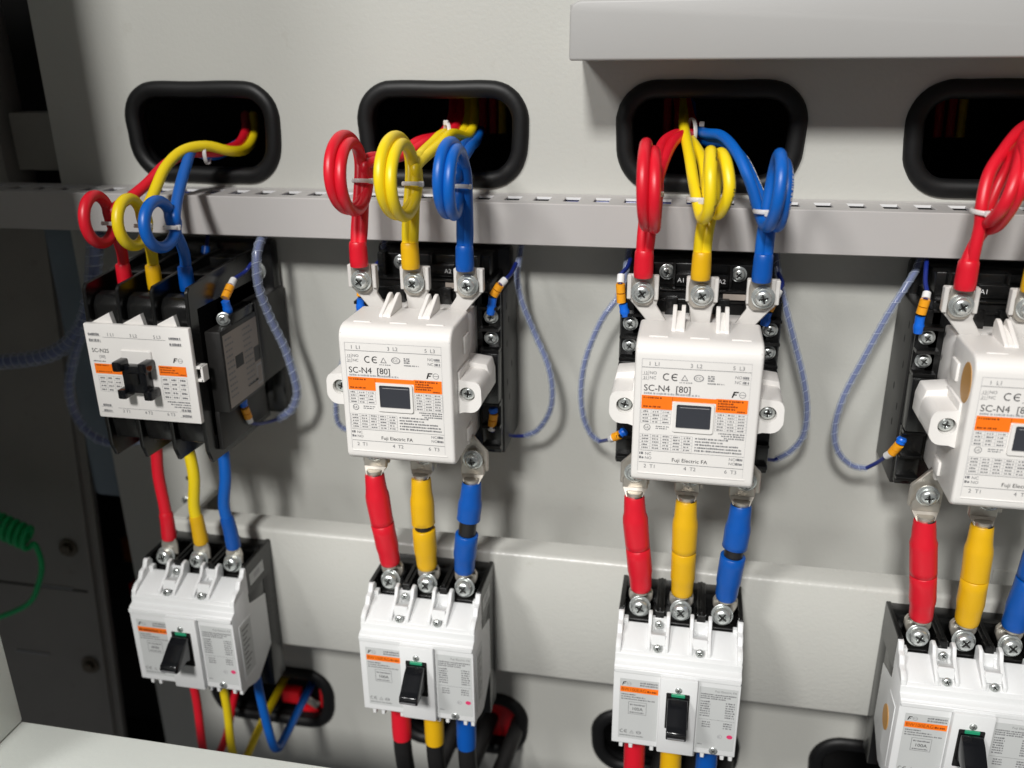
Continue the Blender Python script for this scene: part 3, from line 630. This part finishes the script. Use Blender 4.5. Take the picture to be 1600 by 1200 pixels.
upper_cable('yellow twin cable looped above the second contactor from the left', 'yellow', 230.6, [(234.3, 60, 156.9), (240.1, 35, 142.3), (241.4, 10, 134.9), (237.5, -12, 138.5), (236, -34, 134.7)], (-90, 123, 25.5, 19.6), (-2.6, 2.6), 70.5, 3.1, 15, dx_in=3)
upper_cable('blue twin cable looped above the second contactor from the left', 'blue', 262.5, [(243, 40, 135.8), (247.2, 10, 131.8), (252.6, -28, 132)], (-92, 122.6, 18.5, 17.7), (-2.4, 2.4), 70.5, 3.1, 14.5, dx_in=-3)
mb = MB(); zip_tie(mb, (236, -8, 138.5), (1, .5, 0), 7, head=(0, -.3, .95)); tag(mb.build('zip_tie', None, (236, -8, 138.5)), 'white zip tie above the yellow loop at the second upper hole', 'zip tie', 'zip ties in the upper holes')
upper_cable('red twin cable looped below the cover box, above the third contactor', 'red', 362.3, [(373.5, 60, 160.9), (378, 35, 146.9), (382.8, 5, 138.9), (375.8, -16, 139.3), (369.8, -36, 135.6)], (-86, 120, 22, 20), (-2.4, 2.8), 70.5, 3.1, 15, dx_in=5)
# yellow of the third column: its lead falls in front of the duct before looping
def printing(mb, S, rw, key, a, b):
    R = random.Random(9); mb.m(key)
    for i in range(a, b):
        if i % 22 > 14: continue
        p, q = S[i], S[i+1]; t = (q-p).normalized(); n = Vector((.75, -.6, .25)); n = (n-t*n.dot(t)).normalized(); u = t.cross(n)
        L_ = (q-p).length; k = 0
        while k < L_-.5:
            w_ = R.uniform(.35, .8); c0 = p+t*k+n*(rw+.05); h_ = R.uniform(.45, .75)
            tb = bmesh.new(); f = tb.faces.new([tb.verts.new(v) for v in (c0-u*h_, c0+t*w_-u*h_, c0+t*w_+u*h_, c0+u*h_)]); f.normal_update()
            if f.normal.dot(n) < 0: f.normal_flip()
            mb._put(tb); k += w_+R.choice((.25, .3, .7))
def free_cable(label, color, X, paths, ztop, rw, sleeve, ydist=-77, tie=None):
    og = (X, ydist, ztop); root = empty('power_cable', og, label, 'cable', 'looped cables above the contactors')
    for q, P in enumerate(paths):
        S = spline(P, 6); mb = MB().m(color).tube(S, rw, 14)
        if color in ('yellow', 'blue') and q != (0 if color == 'blue' else 5): printing(mb, S, rw, 'inkb' if color == 'yellow' else 'tip', 24, len(S)-20)
        mb.build('conductor', root, og, 60)
    mb = MB().m(color+'_s'); k = 1.24
    mb.tube([V((X, ydist, ztop+z)) for z in (0, .6, 4, 7.5, 11, sleeve-1, sleeve)], [rw*1.28*k, rw*1.36*k, rw*1.38*k, rw*1.36*k, rw*1.34*k, rw*1.3*k, rw*1.18*k], 18); mb.build('sleeve', root, og, 50)
    mb = MB().m('tin'); mb.prism([(X-5.2, ztop+1), (X+5.2, ztop+1), (X+6, ztop-5), (X+5.5, ztop-14), (X+3, ztop-16.5), (X-3, ztop-16.5), (X-5.5, ztop-14), (X-6, ztop-5)], 'y', -75.1, -73.4, .3, 1); mb.build('lug', root, og)
    if tie: mb = MB(); zip_tie(mb, *tie); mb.build('zip_tie', root, og)
    return root
X = 392.8
free_cable('yellow twin cable looped below the cover box, above the third contactor', 'yellow', X, [
  [(375.1, 60, 160.9), (377.3, 30, 147.3), (378.8, -8, 142.2), (383, -45, 130.9), (387, -70, 116.8), (391.5, -92, 106), (394.5, -104, 114), (394, -102, 130), (393.6, -88, 138.5), (393.4, -74, 131), (393.2, -73, 112), (391.4, -76, 95), (391, -76, 84)],
  [(377.1, 60, 156), (379.5, 30, 143), (381, 0, 138.2), (390, -40, 128.9), (394, -68, 112), (399, -90, 108), (403.5, -98, 120), (401.5, -92, 133), (398.4, -78, 136.5), (398, -70, 126), (397, -71, 108), (395, -76, 95), (394.6, -76, 84)]], 70.5, 3.1, 15, tie=((390.5, -76, 113), (0, .1, 1), 7.4))
X = 424.5
free_cable('blue twin cable looped below the cover box, above the third contactor', 'blue', X, [
  [(379, 60, 157), (382.3, 30, 141.6), (390.2, -8, 140.1), (400, -26, 140.1), (408.7, -46, 132.4), (416.2, -60, 118.1), (421.6, -76, 104), (424.5, -92, 103), (426.6, -103, 116), (427.4, -100, 131), (427, -86, 137.5), (426, -74, 128), (424, -74, 108), (423, -76, 95), (422.8, -76, 84)],
  [(381, 60, 152), (384.3, 30, 137), (392, -4, 135.6), (402, -20, 136), (411.7, -40, 129), (420, -56, 115), (426.6, -70, 103), (429.5, -86, 102), (431, -94, 114), (431.4, -90, 127), (430, -76, 132.5), (429, -69, 124), (427, -71, 108), (426.4, -76, 95), (426.2, -76, 84)]], 70.5, 3.1, 15, tie=((424, -76, 107.5), (0, .1, 1), 6.8))
mb = MB(); zip_tie(mb, (383, -2, 140), (1, .3, 0), 8, head=(.7, -.2, .6)); tag(mb.build('zip_tie', None, (383, -2, 140)), 'white zip tie bunching cables in the upper hole below the cover box', 'zip tie', 'zip ties in the upper holes')
X = 524.6
free_cable('red twin cable looped above the contactor at the right edge', 'red', X, [
  [(523, -77, 82), (525, -76, 90.1), (529.5, -74, 99.6), (533.8, -80, 104.1), (536, -90, 116.4), (538, -92, 130), (540, -80, 140), (541, -66, 138), (537, -62, 125), (531, -70, 109), (529, -82, 106), (531, -94, 117), (535.6, -88, 132), (543, -66, 142), (556, -30, 146), (570, 5, 148), (589, 50, 158)],
  [(526, -77, 82), (526, -78, 91.8), (526.5, -78, 103.4), (525.6, -78, 114.2), (528.1, -72, 127.6), (536.4, -60, 137.7), (548, -40, 145.3), (568.7, 0, 150), (585, 50, 162)]], 70.5, 3.1, 15, tie=((527.5, -77, 110), (0.1, 0, 1), 6.4))
X = 556
free_cable('yellow twin cable at the right edge above the rightmost contactor, mostly out of view', 'yellow', X, [
  [(554, -77, 82), (555, -74, 100), (556, -86, 138), (556, -104, 122), (556, -86, 104), (560, -62, 122), (566, -30, 142), (575, 10, 146), (585, 60, 160)],
  [(558, -77, 82), (560, -74, 100), (562, -86, 136), (562, -102, 121), (562, -85, 104), (566, -60, 121), (572, -26, 139), (580, 10, 142), (590, 60, 155)]], 70.5, 3.1, 15)
# faint cables rising behind the upper holes
for k, x0 in ((0, 72), (1, 232), (2, 372), (3, 560)):
    root = empty('rising_cable', (x0, 145, 150), ['red and yellow cables rising in the dark behind the %s upper hole' % n for n in ('leftmost', 'second', 'third', 'rightmost')][k], 'cable', 'cables rising behind the plate')
    for q, (c_, dx) in enumerate((('red', 0), ('yellow', 7), ('red', -8))):
        MB().m(c_).tube(spline([(x0+dx, 140, 125), (x0+dx-1, 146, 180), (x0+dx-3, 150, 240), (x0+dx, 152, 300)], 6), 3, 10).build('conductor', root, (x0, 145, 150), 60)

# ------------------------------------------------------------------ cables between contactors and breakers
def thin_link(label, color, P):
    og = P[-1]; root = empty('link_cable', og, label, 'cable', 'cables between contactors and breakers')
    S = spline(P, 8); MB().m(color).tube(S, 3.9, 14).build('conductor', root, og, 60)
    n = len(S); a = S[-13:]; MB().m(color+'_s').tube(a, [4.3]+[4.7]*4+[4.8]*3+[5.0]*4+[4.6], 16).build('sleeve', root, og, 60)
    MB().m(color+'_s').tube(S[:5], [4.6, 4.8, 4.8, 4.7, 4.4], 16).build('sleeve', root, og, 60)
    mb = MB().m('tin'); p = V(og); mb.prism([(p.x-4.6, p.z+1), (p.x+4.6, p.z+1), (p.x+6, p.z-4), (p.x+6, p.z-11), (p.x-6, p.z-11), (p.x-6, p.z-4)], 'y', -78.4, -76.6, .3, 1); mb.build('lug', root, og)
thin_link('thin red cable curving from the black contactor down to the leftmost breaker', 'red', [(44.5, -70, -50), (43.9, -70, -60), (43.2, -72, -79.2), (46, -75, -99.2), (47.6, -77, -112.7), (47, -77, -126)])
thin_link('thin yellow cable curving from the black contactor down to the leftmost breaker', 'yellow', [(66, -70, -50), (67.4, -70, -60), (71, -74, -78.1), (69, -76, -98.9), (70.4, -77, -112.9), (71, -77, -127)])
thin_link('thin blue cable curving from the black contactor down to the leftmost breaker', 'blue', [(91.6, -70, -50), (92.6, -70, -58), (94, -74, -76), (91.3, -76, -96.7), (93.8, -77, -112.9), (95, -77, -128)])
ORD = ['second', 'third', 'rightmost']
def thick_link(k, j, color, gap):
    X0 = CC[k]+(-31.5, -1, 31.5)[j]; X1 = CC[k]+(-25, 0, 25)[j]; zt, zb = -62.5, -126.5
    if k == 3: X0 = CC[k]+(-32, -2, 30)[j]
    if k == 2 and j == 2: X0, X1 = CC[k]+30.4, CC[k]+26.5
    Y = -78; root = empty('link_cable', (X1, Y, zb), 'thick %s link between the %s contactor and its breaker%s' % ({'red': 'red', 'yellow': 'amber', 'blue': 'blue'}[color], ORD[k-1], ', black core at its gap' if gap > 1 else ''), 'cable', 'cables between contactors and breakers'); og = (X1, Y, zb)
    at = lambda t: V((X0+(X1-X0)*(t*t*(3-2*t)*.5+t*.5), Y-1.5*sin(pi*t), zt+(zb-zt)*t))
    MB().m('cable').tube([at(t/10) for t in range(0, 11)], 5.6, 16).build('conductor', root, og, 60)
    g = gap/64; tm = .5+{0: .03, 1: 0.02, 2: -.02}[j]; R = random.Random(k*5+j); wob = lambda t: R.uniform(-.12, .12)
    up_ = [(0, 5.4), (.012, 5.75), (.09, 6.0), (.17, 6.35), (.215, 7.0), (.26, 7.15), (tm-g/2-.05, 7.0), (tm-g/2-.004, 7.05), (tm-g/2, 6.7)]
    lo_ = [(tm+g/2, 6.6), (tm+g/2+.004, 7.0), (tm+g/2+.1, 6.95), (.78, 7.0), (.82, 6.85), (.86, 6.4), (.95, 6.25), (.99, 6.1), (1, 5.7)]
    for pr in (up_, lo_):
        MB().m(color+'_s').tube([at(t) for t, r in pr], [r*1.06+wob(t) for t, r in pr], 22).build('sleeve', root, og, 60)
    for X, z, s in ((X0, zt, 1), (X1, zb, -1)):
        mb = MB().m('tin'); e = 13 if s > 0 else 12
        mb.lathe([(4.6, 0), (4.9, s*3), (4.4, s*3.4)], (X, Y, z-s*.6), (0, 0, 1), 18)
        mb.prism([(X-5.5, z+s*1), (X+5.5, z+s*1), (X+7.4, z+s*4), (X+7.4, z+s*(e-4)), (X+4.5, z+s*(e+3)), (X-4.5, z+s*(e+3)), (X-7.4, z+s*(e-4)), (X-7.4, z+s*4)], 'y', -75.6, -72.6, .5, 1)
        mb.quad([(X-7, -75.8, z+s*4.2), (X+7, -75.8, z+s*4.2), (X+4.6, -80, z-s*.3), (X-4.6, -80, z-s*.3)]); mb.build('lug', root, og)
for k in (1, 2, 3):
    for j, c_ in enumerate(('red', 'yellow', 'blue')):
        thick_link(k, j, c_, [[.4, 3.8, 10.5], [.4, .4, 6.0], [.4, .4, .8]][k-1][j])

# ------------------------------------------------------------------ cables leaving the breakers at the bottom
def feeder(label, color, P, r): 
    og = P[0]; root = empty('feeder_cable', og, label, 'cable', 'cables leaving the breakers'); MB().m(color).tube(spline(P, 8), r, 14).build('conductor', root, og, 60); return root
feeder('thin red cable leaving the bottom of the leftmost breaker', 'red', [(44.8, -75, -222), (44.8, -75, -245.9), (46.2, -76, -268.3), (46.2, -78, -312), (44.9, -70, -331.7), (42, -40, -332.3), (30, 5, -320), (26, 60, -310)], 3.1)
feeder('thin yellow cable leaving the bottom of the leftmost breaker', 'yellow', [(69, -75, -222), (69.2, -75, -248), (70.3, -76, -270.4), (69.5, -76, -312), (70.7, -66, -328.3), (69, -30, -323.1), (68.2, 10, -318), (68, 60, -310)], 3.1)
feeder('thin blue cable in a V from the leftmost breaker into the lower hole', 'blue', [(96.6, -75, -222), (97.9, -75, -249.4), (100.4, -76, -271.4), (103.6, -76, -295.7), (104.6, -72, -303.5), (104, -62, -306.3), (102.5, -30, -305), (98, 10, -309), (92, 50, -316)], 3.3)
for k in (1, 2, 3):
    for j, c_ in enumerate(('red', 'yellow', 'blue')):
        X1 = CC[k]+(-24, 0, 23)[j]; og = (X1, -78, -226); root = empty('feeder_cable', og, 'black cable with a %s sleeve below the %s breaker' % ({'red': 'red', 'yellow': 'amber', 'blue': 'blue'}[c_], ORD[k-1]), 'cable', 'cables leaving the breakers')
        P = spline([(X1, -78, -222), (X1, -80, -250), (X1+1, -82, -285), (X1+4, -76, -318), (X1+10, -50, -334), (X1+18, -10, -322), (X1+24, 40, -312)], 8)
        MB().m('cable').tube(P, 6.3, 16).build('conductor', root, og, 60)
        zb = -268 if k < 2 else -300; Q = [p for p in P if p.z > zb and p.y < -70][:30]
        n = len(Q); MB().m(c_+'_s').tube(Q, [6.9]*(n-2)+[6.8, 6.5], 18).build('sleeve', root, og, 60)
# busbars seen through the lower holes
for k in range(4):
    x0 = CC[k]; root = empty('busbar', (x0, 60, -320), 'red insulated busbar behind the %s lower hole' % ('leftmost', 'second', 'third', 'rightmost')[k], 'busbar', 'red busbars behind the plate'); og = (x0, 60, -320)
    mb = MB().m('busred')
    if k == 0: mb.box(x0+1, x0+17, 5, 15, -331, -319, 1); mb.box(x0+18, x0+33, 6, 15, -342, -334, 1); mb.box(x0+36, x0+47, 4, 15, -331, -311, 1)
    else: mb.box(x0+20, x0+47, 6, 15, -336, -302, 1)
    mb.build('bar', root, og)
    if k == 0: mb = MB().m('tin'); mb.box(x0+23, x0+36, 2, 5, -329, -321, 1, 1, ('Y', 32)); mb.build('connection_lug', root, og)

# ------------------------------------------------------------------ spiral wrapped control wires
def control_wire(label, P, wire, ferr, r=2.15):
    """P: wrapped run; ferr: list of lead-outs [(inner..outer points)] each ending in a ferrule"""
    og = tuple(P[len(P)//2]); root = empty('control_wire', og, label, 'control wire', 'spiral wrapped control wires')
    S = spline(P, 14); mb = MB().m('navywire'); mb.tube(S, r*.58, 10)
    mb.build('wire', root, og, 60)
    # helical strip with a narrow gap, plus a thin clear film
    L = [0]
    for a, b in zip(S, S[1:]): L.append(L[-1]+(b-a).length)
    fr = frames(S)
    def at(s):
        s = max(0, min(L[-1]-1e-6, s)); i = 0
        while L[i+1] < s: i += 1
        u = (s-L[i])/(L[i+1]-L[i]); p = fr[i][0].lerp(fr[i+1][0], u); return p, fr[i][1].lerp(fr[i+1][1], u).normalized(), fr[i][2].lerp(fr[i+1][2], u).normalized()
    tb = bmesh.new(); pitch = 6.6; half = pitch*.5; N = int(L[-1]/pitch*14); prev = None
    for i in range(N+1):
        s = L[-1]*i/N; t = 2*pi*s/pitch; row = []
        for q in (-half, -half*.3, half*.3, half):
            p, a, b = at(s+q); rr = r*(1+.05*(abs(q) == half)); row.append(tb.verts.new(p+(a*cos(t)+b*sin(t))*rr))
        if prev:
            for m_ in range(3): tb.faces.new((prev[m_], prev[m_+1], row[m_+1], row[m_]))
        prev = row
    hx = []; n_ = int(L[-1]/pitch*12)
    for i in range(n_+1):
        p, a, b = at(L[-1]*i/n_); t = 2*pi*(L[-1]*i/n_-half)/pitch; hx.append(p+(a*cos(t)+b*sin(t))*r*1.04)
    mb = MB().m('wrap'); mb._put(tb); mb.m('wrap_edge').tube(hx, r*.055, 5); mb.build('spiral_wrap', root, og, 70)
    for F in ferr:
        # F: blue sleeve a->b, marker c->d, tip e, then the wire on to the wrap
        a, b, c_, d, e = [V(p) for p in F[:5]]
        MB().m('navywire').tube(spline([tuple(d)]+[tuple(p) for p in F[4:]], 6), 1.25, 10).build('lead', root, og, 60)
        mb = MB().m('bferr'); mb.tube([a, a.lerp(b, .3), a.lerp(b, .5), a.lerp(b, .6), b], [2.3, 2.9, 2.9, 2.5, 2.6], 14); f = mb.build('ferrule', root, og, 50)
        mb = MB().m('omark'); mid = c_.lerp(d, .5); mb.tube([c_, mid-(d-c_)*.02], [2.7, 2.7], 14); mb.tube([mid+(d-c_)*.04, d], [2.7, 2.7], 14)
        mb.m('inkb'); dr = (d-c_).normalized()
        mb.ring([mid+dr*.0+V((2.62*cos(t), 2.62*sin(t), 0)) for t in [2*pi*k/12 for k in range(12)]], .14, .3, 4) if False else None
        mb.build('number_marker', root, og, 50)
        MB().m('tip').tube([d+(e-d)*.1, e], [2.3, 2.2], 14).build('tip', root, og, 50)
control_wire('spiral wrapped blue wires curling down the right side of the black contactor', [(118, -20, 84), (118, -40, 69.8), (118, -45, 54.9), (118.5, -44, 42), (121, -38, 22), (126, -33, 1), (130, -32, -20), (130, -31, -32), (124, -30, -44), (113, -29, -52)], 0,
  [[(108.9, -69, 34.6), (108.9, -71.4, 44), (108.9, -71.5, 46), (109.9, -65, 52), (110, -60, 54.9), (111, -47, 56.5), (115, -44, 61.8)], [(108.9, -66.3, -21.9), (108.9, -65.1, -27.8), (108.9, -64.6, -29.3), (108.9, -61.3, -37.5), (108.9, -59.6, -41.4), (109.9, -52.4, -46), (110.9, -40.1, -50), (113, -29, -52)]], 3.0)
control_wire('spiral wrapped blue wires curling down the left side of the black contactor', [(-11.4, -14, 72), (-17.8, -20, 38.2), (-25.4, -24, 11.2), (-39, -26, -12.6), (-49.4, -26, -37.7), (-51.6, -24, -58.8), (-44.6, -22, -77.2), (-26.3, -20, -85.5), (10, -14, -80)], 0, [], 3.6)
control_wire('spiral wrapped blue wires hanging right of the second contactor', [(283.9, -12, 79), (282.6, -18, 66.2), (282, -24, 55.4), (285.5, -28, 40.3), (294.3, -32, 21.1), (303, -33, .8), (306, -33, -17.2), (303.7, -31, -32.7), (295.5, -27, -47.2), (286.3, -24, -53.4)], 0,
  [[(271.7, -55, 38.7), (273.3, -55, 49.1), (273.6, -55, 50.3), (277.6, -54, 56.7), (280.2, -51, 59.4), (281.7, -42, 60.6), (282.1, -28, 63.6)], [(272, -55, -22), (272.5, -55, -25), (272.5, -55, -25.8), (271.3, -55, -33.8), (270.8, -55, -37), (273.4, -42, -43.7), (278.9, -30, -51.3), (287.2, -24, -53.4)]])
control_wire('spiral wrapped blue wires mostly hidden left of the second contactor', [(194.2, -14, 79), (193.7, -22, 59.9), (188.3, -30, 45), (177.5, -34, 24.4), (164.3, -34, -11.7), (157, -30, -41.4), (158.8, -26, -56.3), (175, -22, -60)], 0,
  [[(190, -56, 37), (191, -56, 45), (191, -56, 46.5), (191.6, -54, 54), (192, -50, 57), (193, -36, 60), (193.7, -24, 62)]])
control_wire('spiral wrapped blue wires hanging left of the third contactor', [(350.9, -14, 80), (348.2, -24, 56), (344.9, -27, 44.7), (335.9, -31, 31.2), (327.5, -33, 8.6), (324.3, -33, -12.9), (325.7, -31, -33.3), (330.5, -28, -46.8), (336.3, -26, -52.7)], 0,
  [[(352, -55, 41.4), (350.3, -55, 48.6), (349.3, -55, 49.7), (348.4, -55, 60.4), (348.4, -52, 65.2), (350.9, -40, 66.6), (351.6, -25, 68.2)], [(354.4, -55, -31), (352.1, -55, -33.3), (351.4, -55, -33.8), (347.5, -53, -36.7), (345.3, -48, -40.4), (341.4, -38, -46), (335.9, -26, -52.8)]])
control_wire('spiral wrapped blue wires hanging right of the third contactor', [(435.6, -12, 82), (436.5, -18, 70), (437.9, -22, 62.9), (442.2, -28, 47.3), (449.4, -32, 25.3), (457.1, -33, 2), (461.4, -33, -18.3), (461.2, -31, -36.2), (455.1, -29, -48.4), (446.2, -28, -55.8)], 0,
  [[(430, -56, 40.2), (431, -56, 48), (431.4, -56, 49), (434, -55, 55), (436.5, -52, 59.6), (439.1, -40, 60.8), (437.7, -26, 63)], [(428, -50, -34.7), (429.2, -50, -38.8), (430, -48, -40.5), (432.8, -44, -45.6), (437.3, -38, -50.6), (446.2, -28, -55.8)]])
control_wire('spiral wrapped blue wires hanging left of the rightmost contactor', [(518.5, -12, 84), (514.4, -20, 69.1), (509, -26, 59.9), (500.2, -30, 42.8), (490.3, -33, 18), (481.1, -34, -8.3), (478.6, -33, -29.7), (482.5, -31, -45.2), (491.7, -29, -54.9), (501.1, -28, -56.8)], 0,
  [[(511.3, -55, 39.5), (511.3, -55, 49), (511.4, -55, 50.5), (512.5, -55, 58.5), (513.5, -52, 61.6), (513.7, -44, 66.5), (516, -30, 76)], [(512.4, -54, -23.7), (511.5, -54, -27.1), (511.2, -54, -27.9), (508.7, -51, -34.8), (506.9, -47, -38.8), (504.9, -38, -47.3), (500.4, -28, -56.9)]])
control_wire('thick spiral wrapped bundle arriving from the left below the duct', [(-230, -22, -28), (-140.5, -22, -27.8), (-85, -22, -22.5), (-53.8, -22, -12.4), (-29.2, -25, 9), (-15.3, -26, 38.8), (-10, -20, 75)], 0, [], 5.6)
mb = MB().m('bferr'); mb.tube([V((71, -27, 55)), V((71, -24, 58)), V((71, -21, 66))], [2.4, 2.9, 2.6], 14); og = (71, -27, 55)
r_ = empty('coil_wire', og, 'blue ferruled wire on the coil terminal behind the blue cable of the black contactor', 'control wire'); mb.build('ferrule', r_, og, 50); MB().m('navywire').tube(spline([(71, -21, 64), (71, -16, 74), (70, -10, 84)], 5), 1.3).build('lead', r_, og, 60)

# ------------------------------------------------------------------ left side of the cabinet
sp = empty('side_frame', (-120, 25, -150), 'dark grey steel side frame with two big bolts at the left', 'frame'); og = (-120, 25, -150)
mb = MB().m('dark'); mb.prism([(-430, 66), (-73, 66), (-109, -460), (-430, -460)], 'y', 22, 27)
mb.prism([(-85, 66), (-80.5, 66), (-116.5, -460), (-121, -460)], 'y', 18, 22.1); mb.build('panel', sp, og)
for p in ((-121.4, 21.8, -210.6), (-124.5, 21.8, -333.2)):
    mb = MB().m('bolt'); mb.lathe([(8.5, 0), (8.5, 1.4), (7.6, 1.8)], p, (0, -1, 0), 24); mb.lathe([(5.6, 1.8), (5.6, 5.4), (4.6, 6.2)], p, (0, -1, 0), 6); mb.build('bolt', sp, og)
mb = MB().m('void'); mb.box(-220, -112, 21.4, 22.2, -255, -253.4); mb.m('inkl'); mb.box(-160, -126, 20.9, 21.5, -253.6, -252); mb.build('slot', sp, og)
mb = MB().m('inkl'); mb.box(-200, -166, 20.8, 22.2, -329, -327.4); mb.build('tie_rod', sp, og)
mb = MB().m('navy'); mb.box(-76, -48, 8, 34, -150, 74, 6, 4); tag(mb.build('edge_channel', None, (-62, 20, -40)), 'dark blue grey rounded channel in the gap left of the plate below the duct', 'channel')
mb = MB().m('dark'); mb.box(-110, -47, 40, 60, 105, 146, 1); mb.box(-140, -113, 30, 60, 90, 420, 1); tag(mb.build('upper_bracket', None, (-80, 50, 125)), 'dark grey steel bracket left of the plate above the duct', 'bracket')
mb = MB().m('navy'); mb.box(-92, -30, 70, 90, -205, -165, 2); tag(mb.build('bus_support', None, (-60, 80, -185)), 'blue grey block in the dark gap left of the plate', 'block')
for z, key, n in ((-250, 'amber', 'brown copper bar end'), (-290, 'busred', 'upper red busbar end'), (-340, 'busred', 'lower red busbar end')):
    mb = MB().m(key); mb.box(-105, -30, 66, 74, z, z+(24 if key == 'amber' else 16), 1); tag(mb.build('busbar', None, (-70, 70, z)), n+' in the dark gap left of the plate', 'busbar')
fr_ = empty('door_frame', (-100, -210, -195), 'white painted cabinet door frame corner at the lower left, nearest the viewer', 'frame'); og = (-100, -210, -195)
mb = MB().m('frame'); mb.box(-560, 2.9, -276, -186, -195, 520, 1.5, 2); mb.build('post', fr_, og)
mb = MB().m('frame'); mb.box(-560, 900, -310, -186, -235, -195.3, 1.5, 2); mb.build('sill', fr_, og)
gw = empty('earth_wire', (-130, -10, -200), 'green earth wire with a coiled end hanging at the left edge', 'wire'); og = (-130, -10, -200)
P = []
for k in range(0, 130):
    t = k/12*2*pi; s = k/130; P.append(V((-186+62*s+3*sin(t), -14+8.5*cos(t)*.9, -158-24*s+8.5*sin(t))))
P += spline([tuple(P[-1]), (-123, -12, -188), (-122.5, -10, -206.8), (-130, -10, -227.4), (-146.3, -10, -250.3), (-190.8, -10, -273.6)], 8)[1:]
MB().m('green').tube(P, 2.3, 10).build('wire', gw, og, 60)
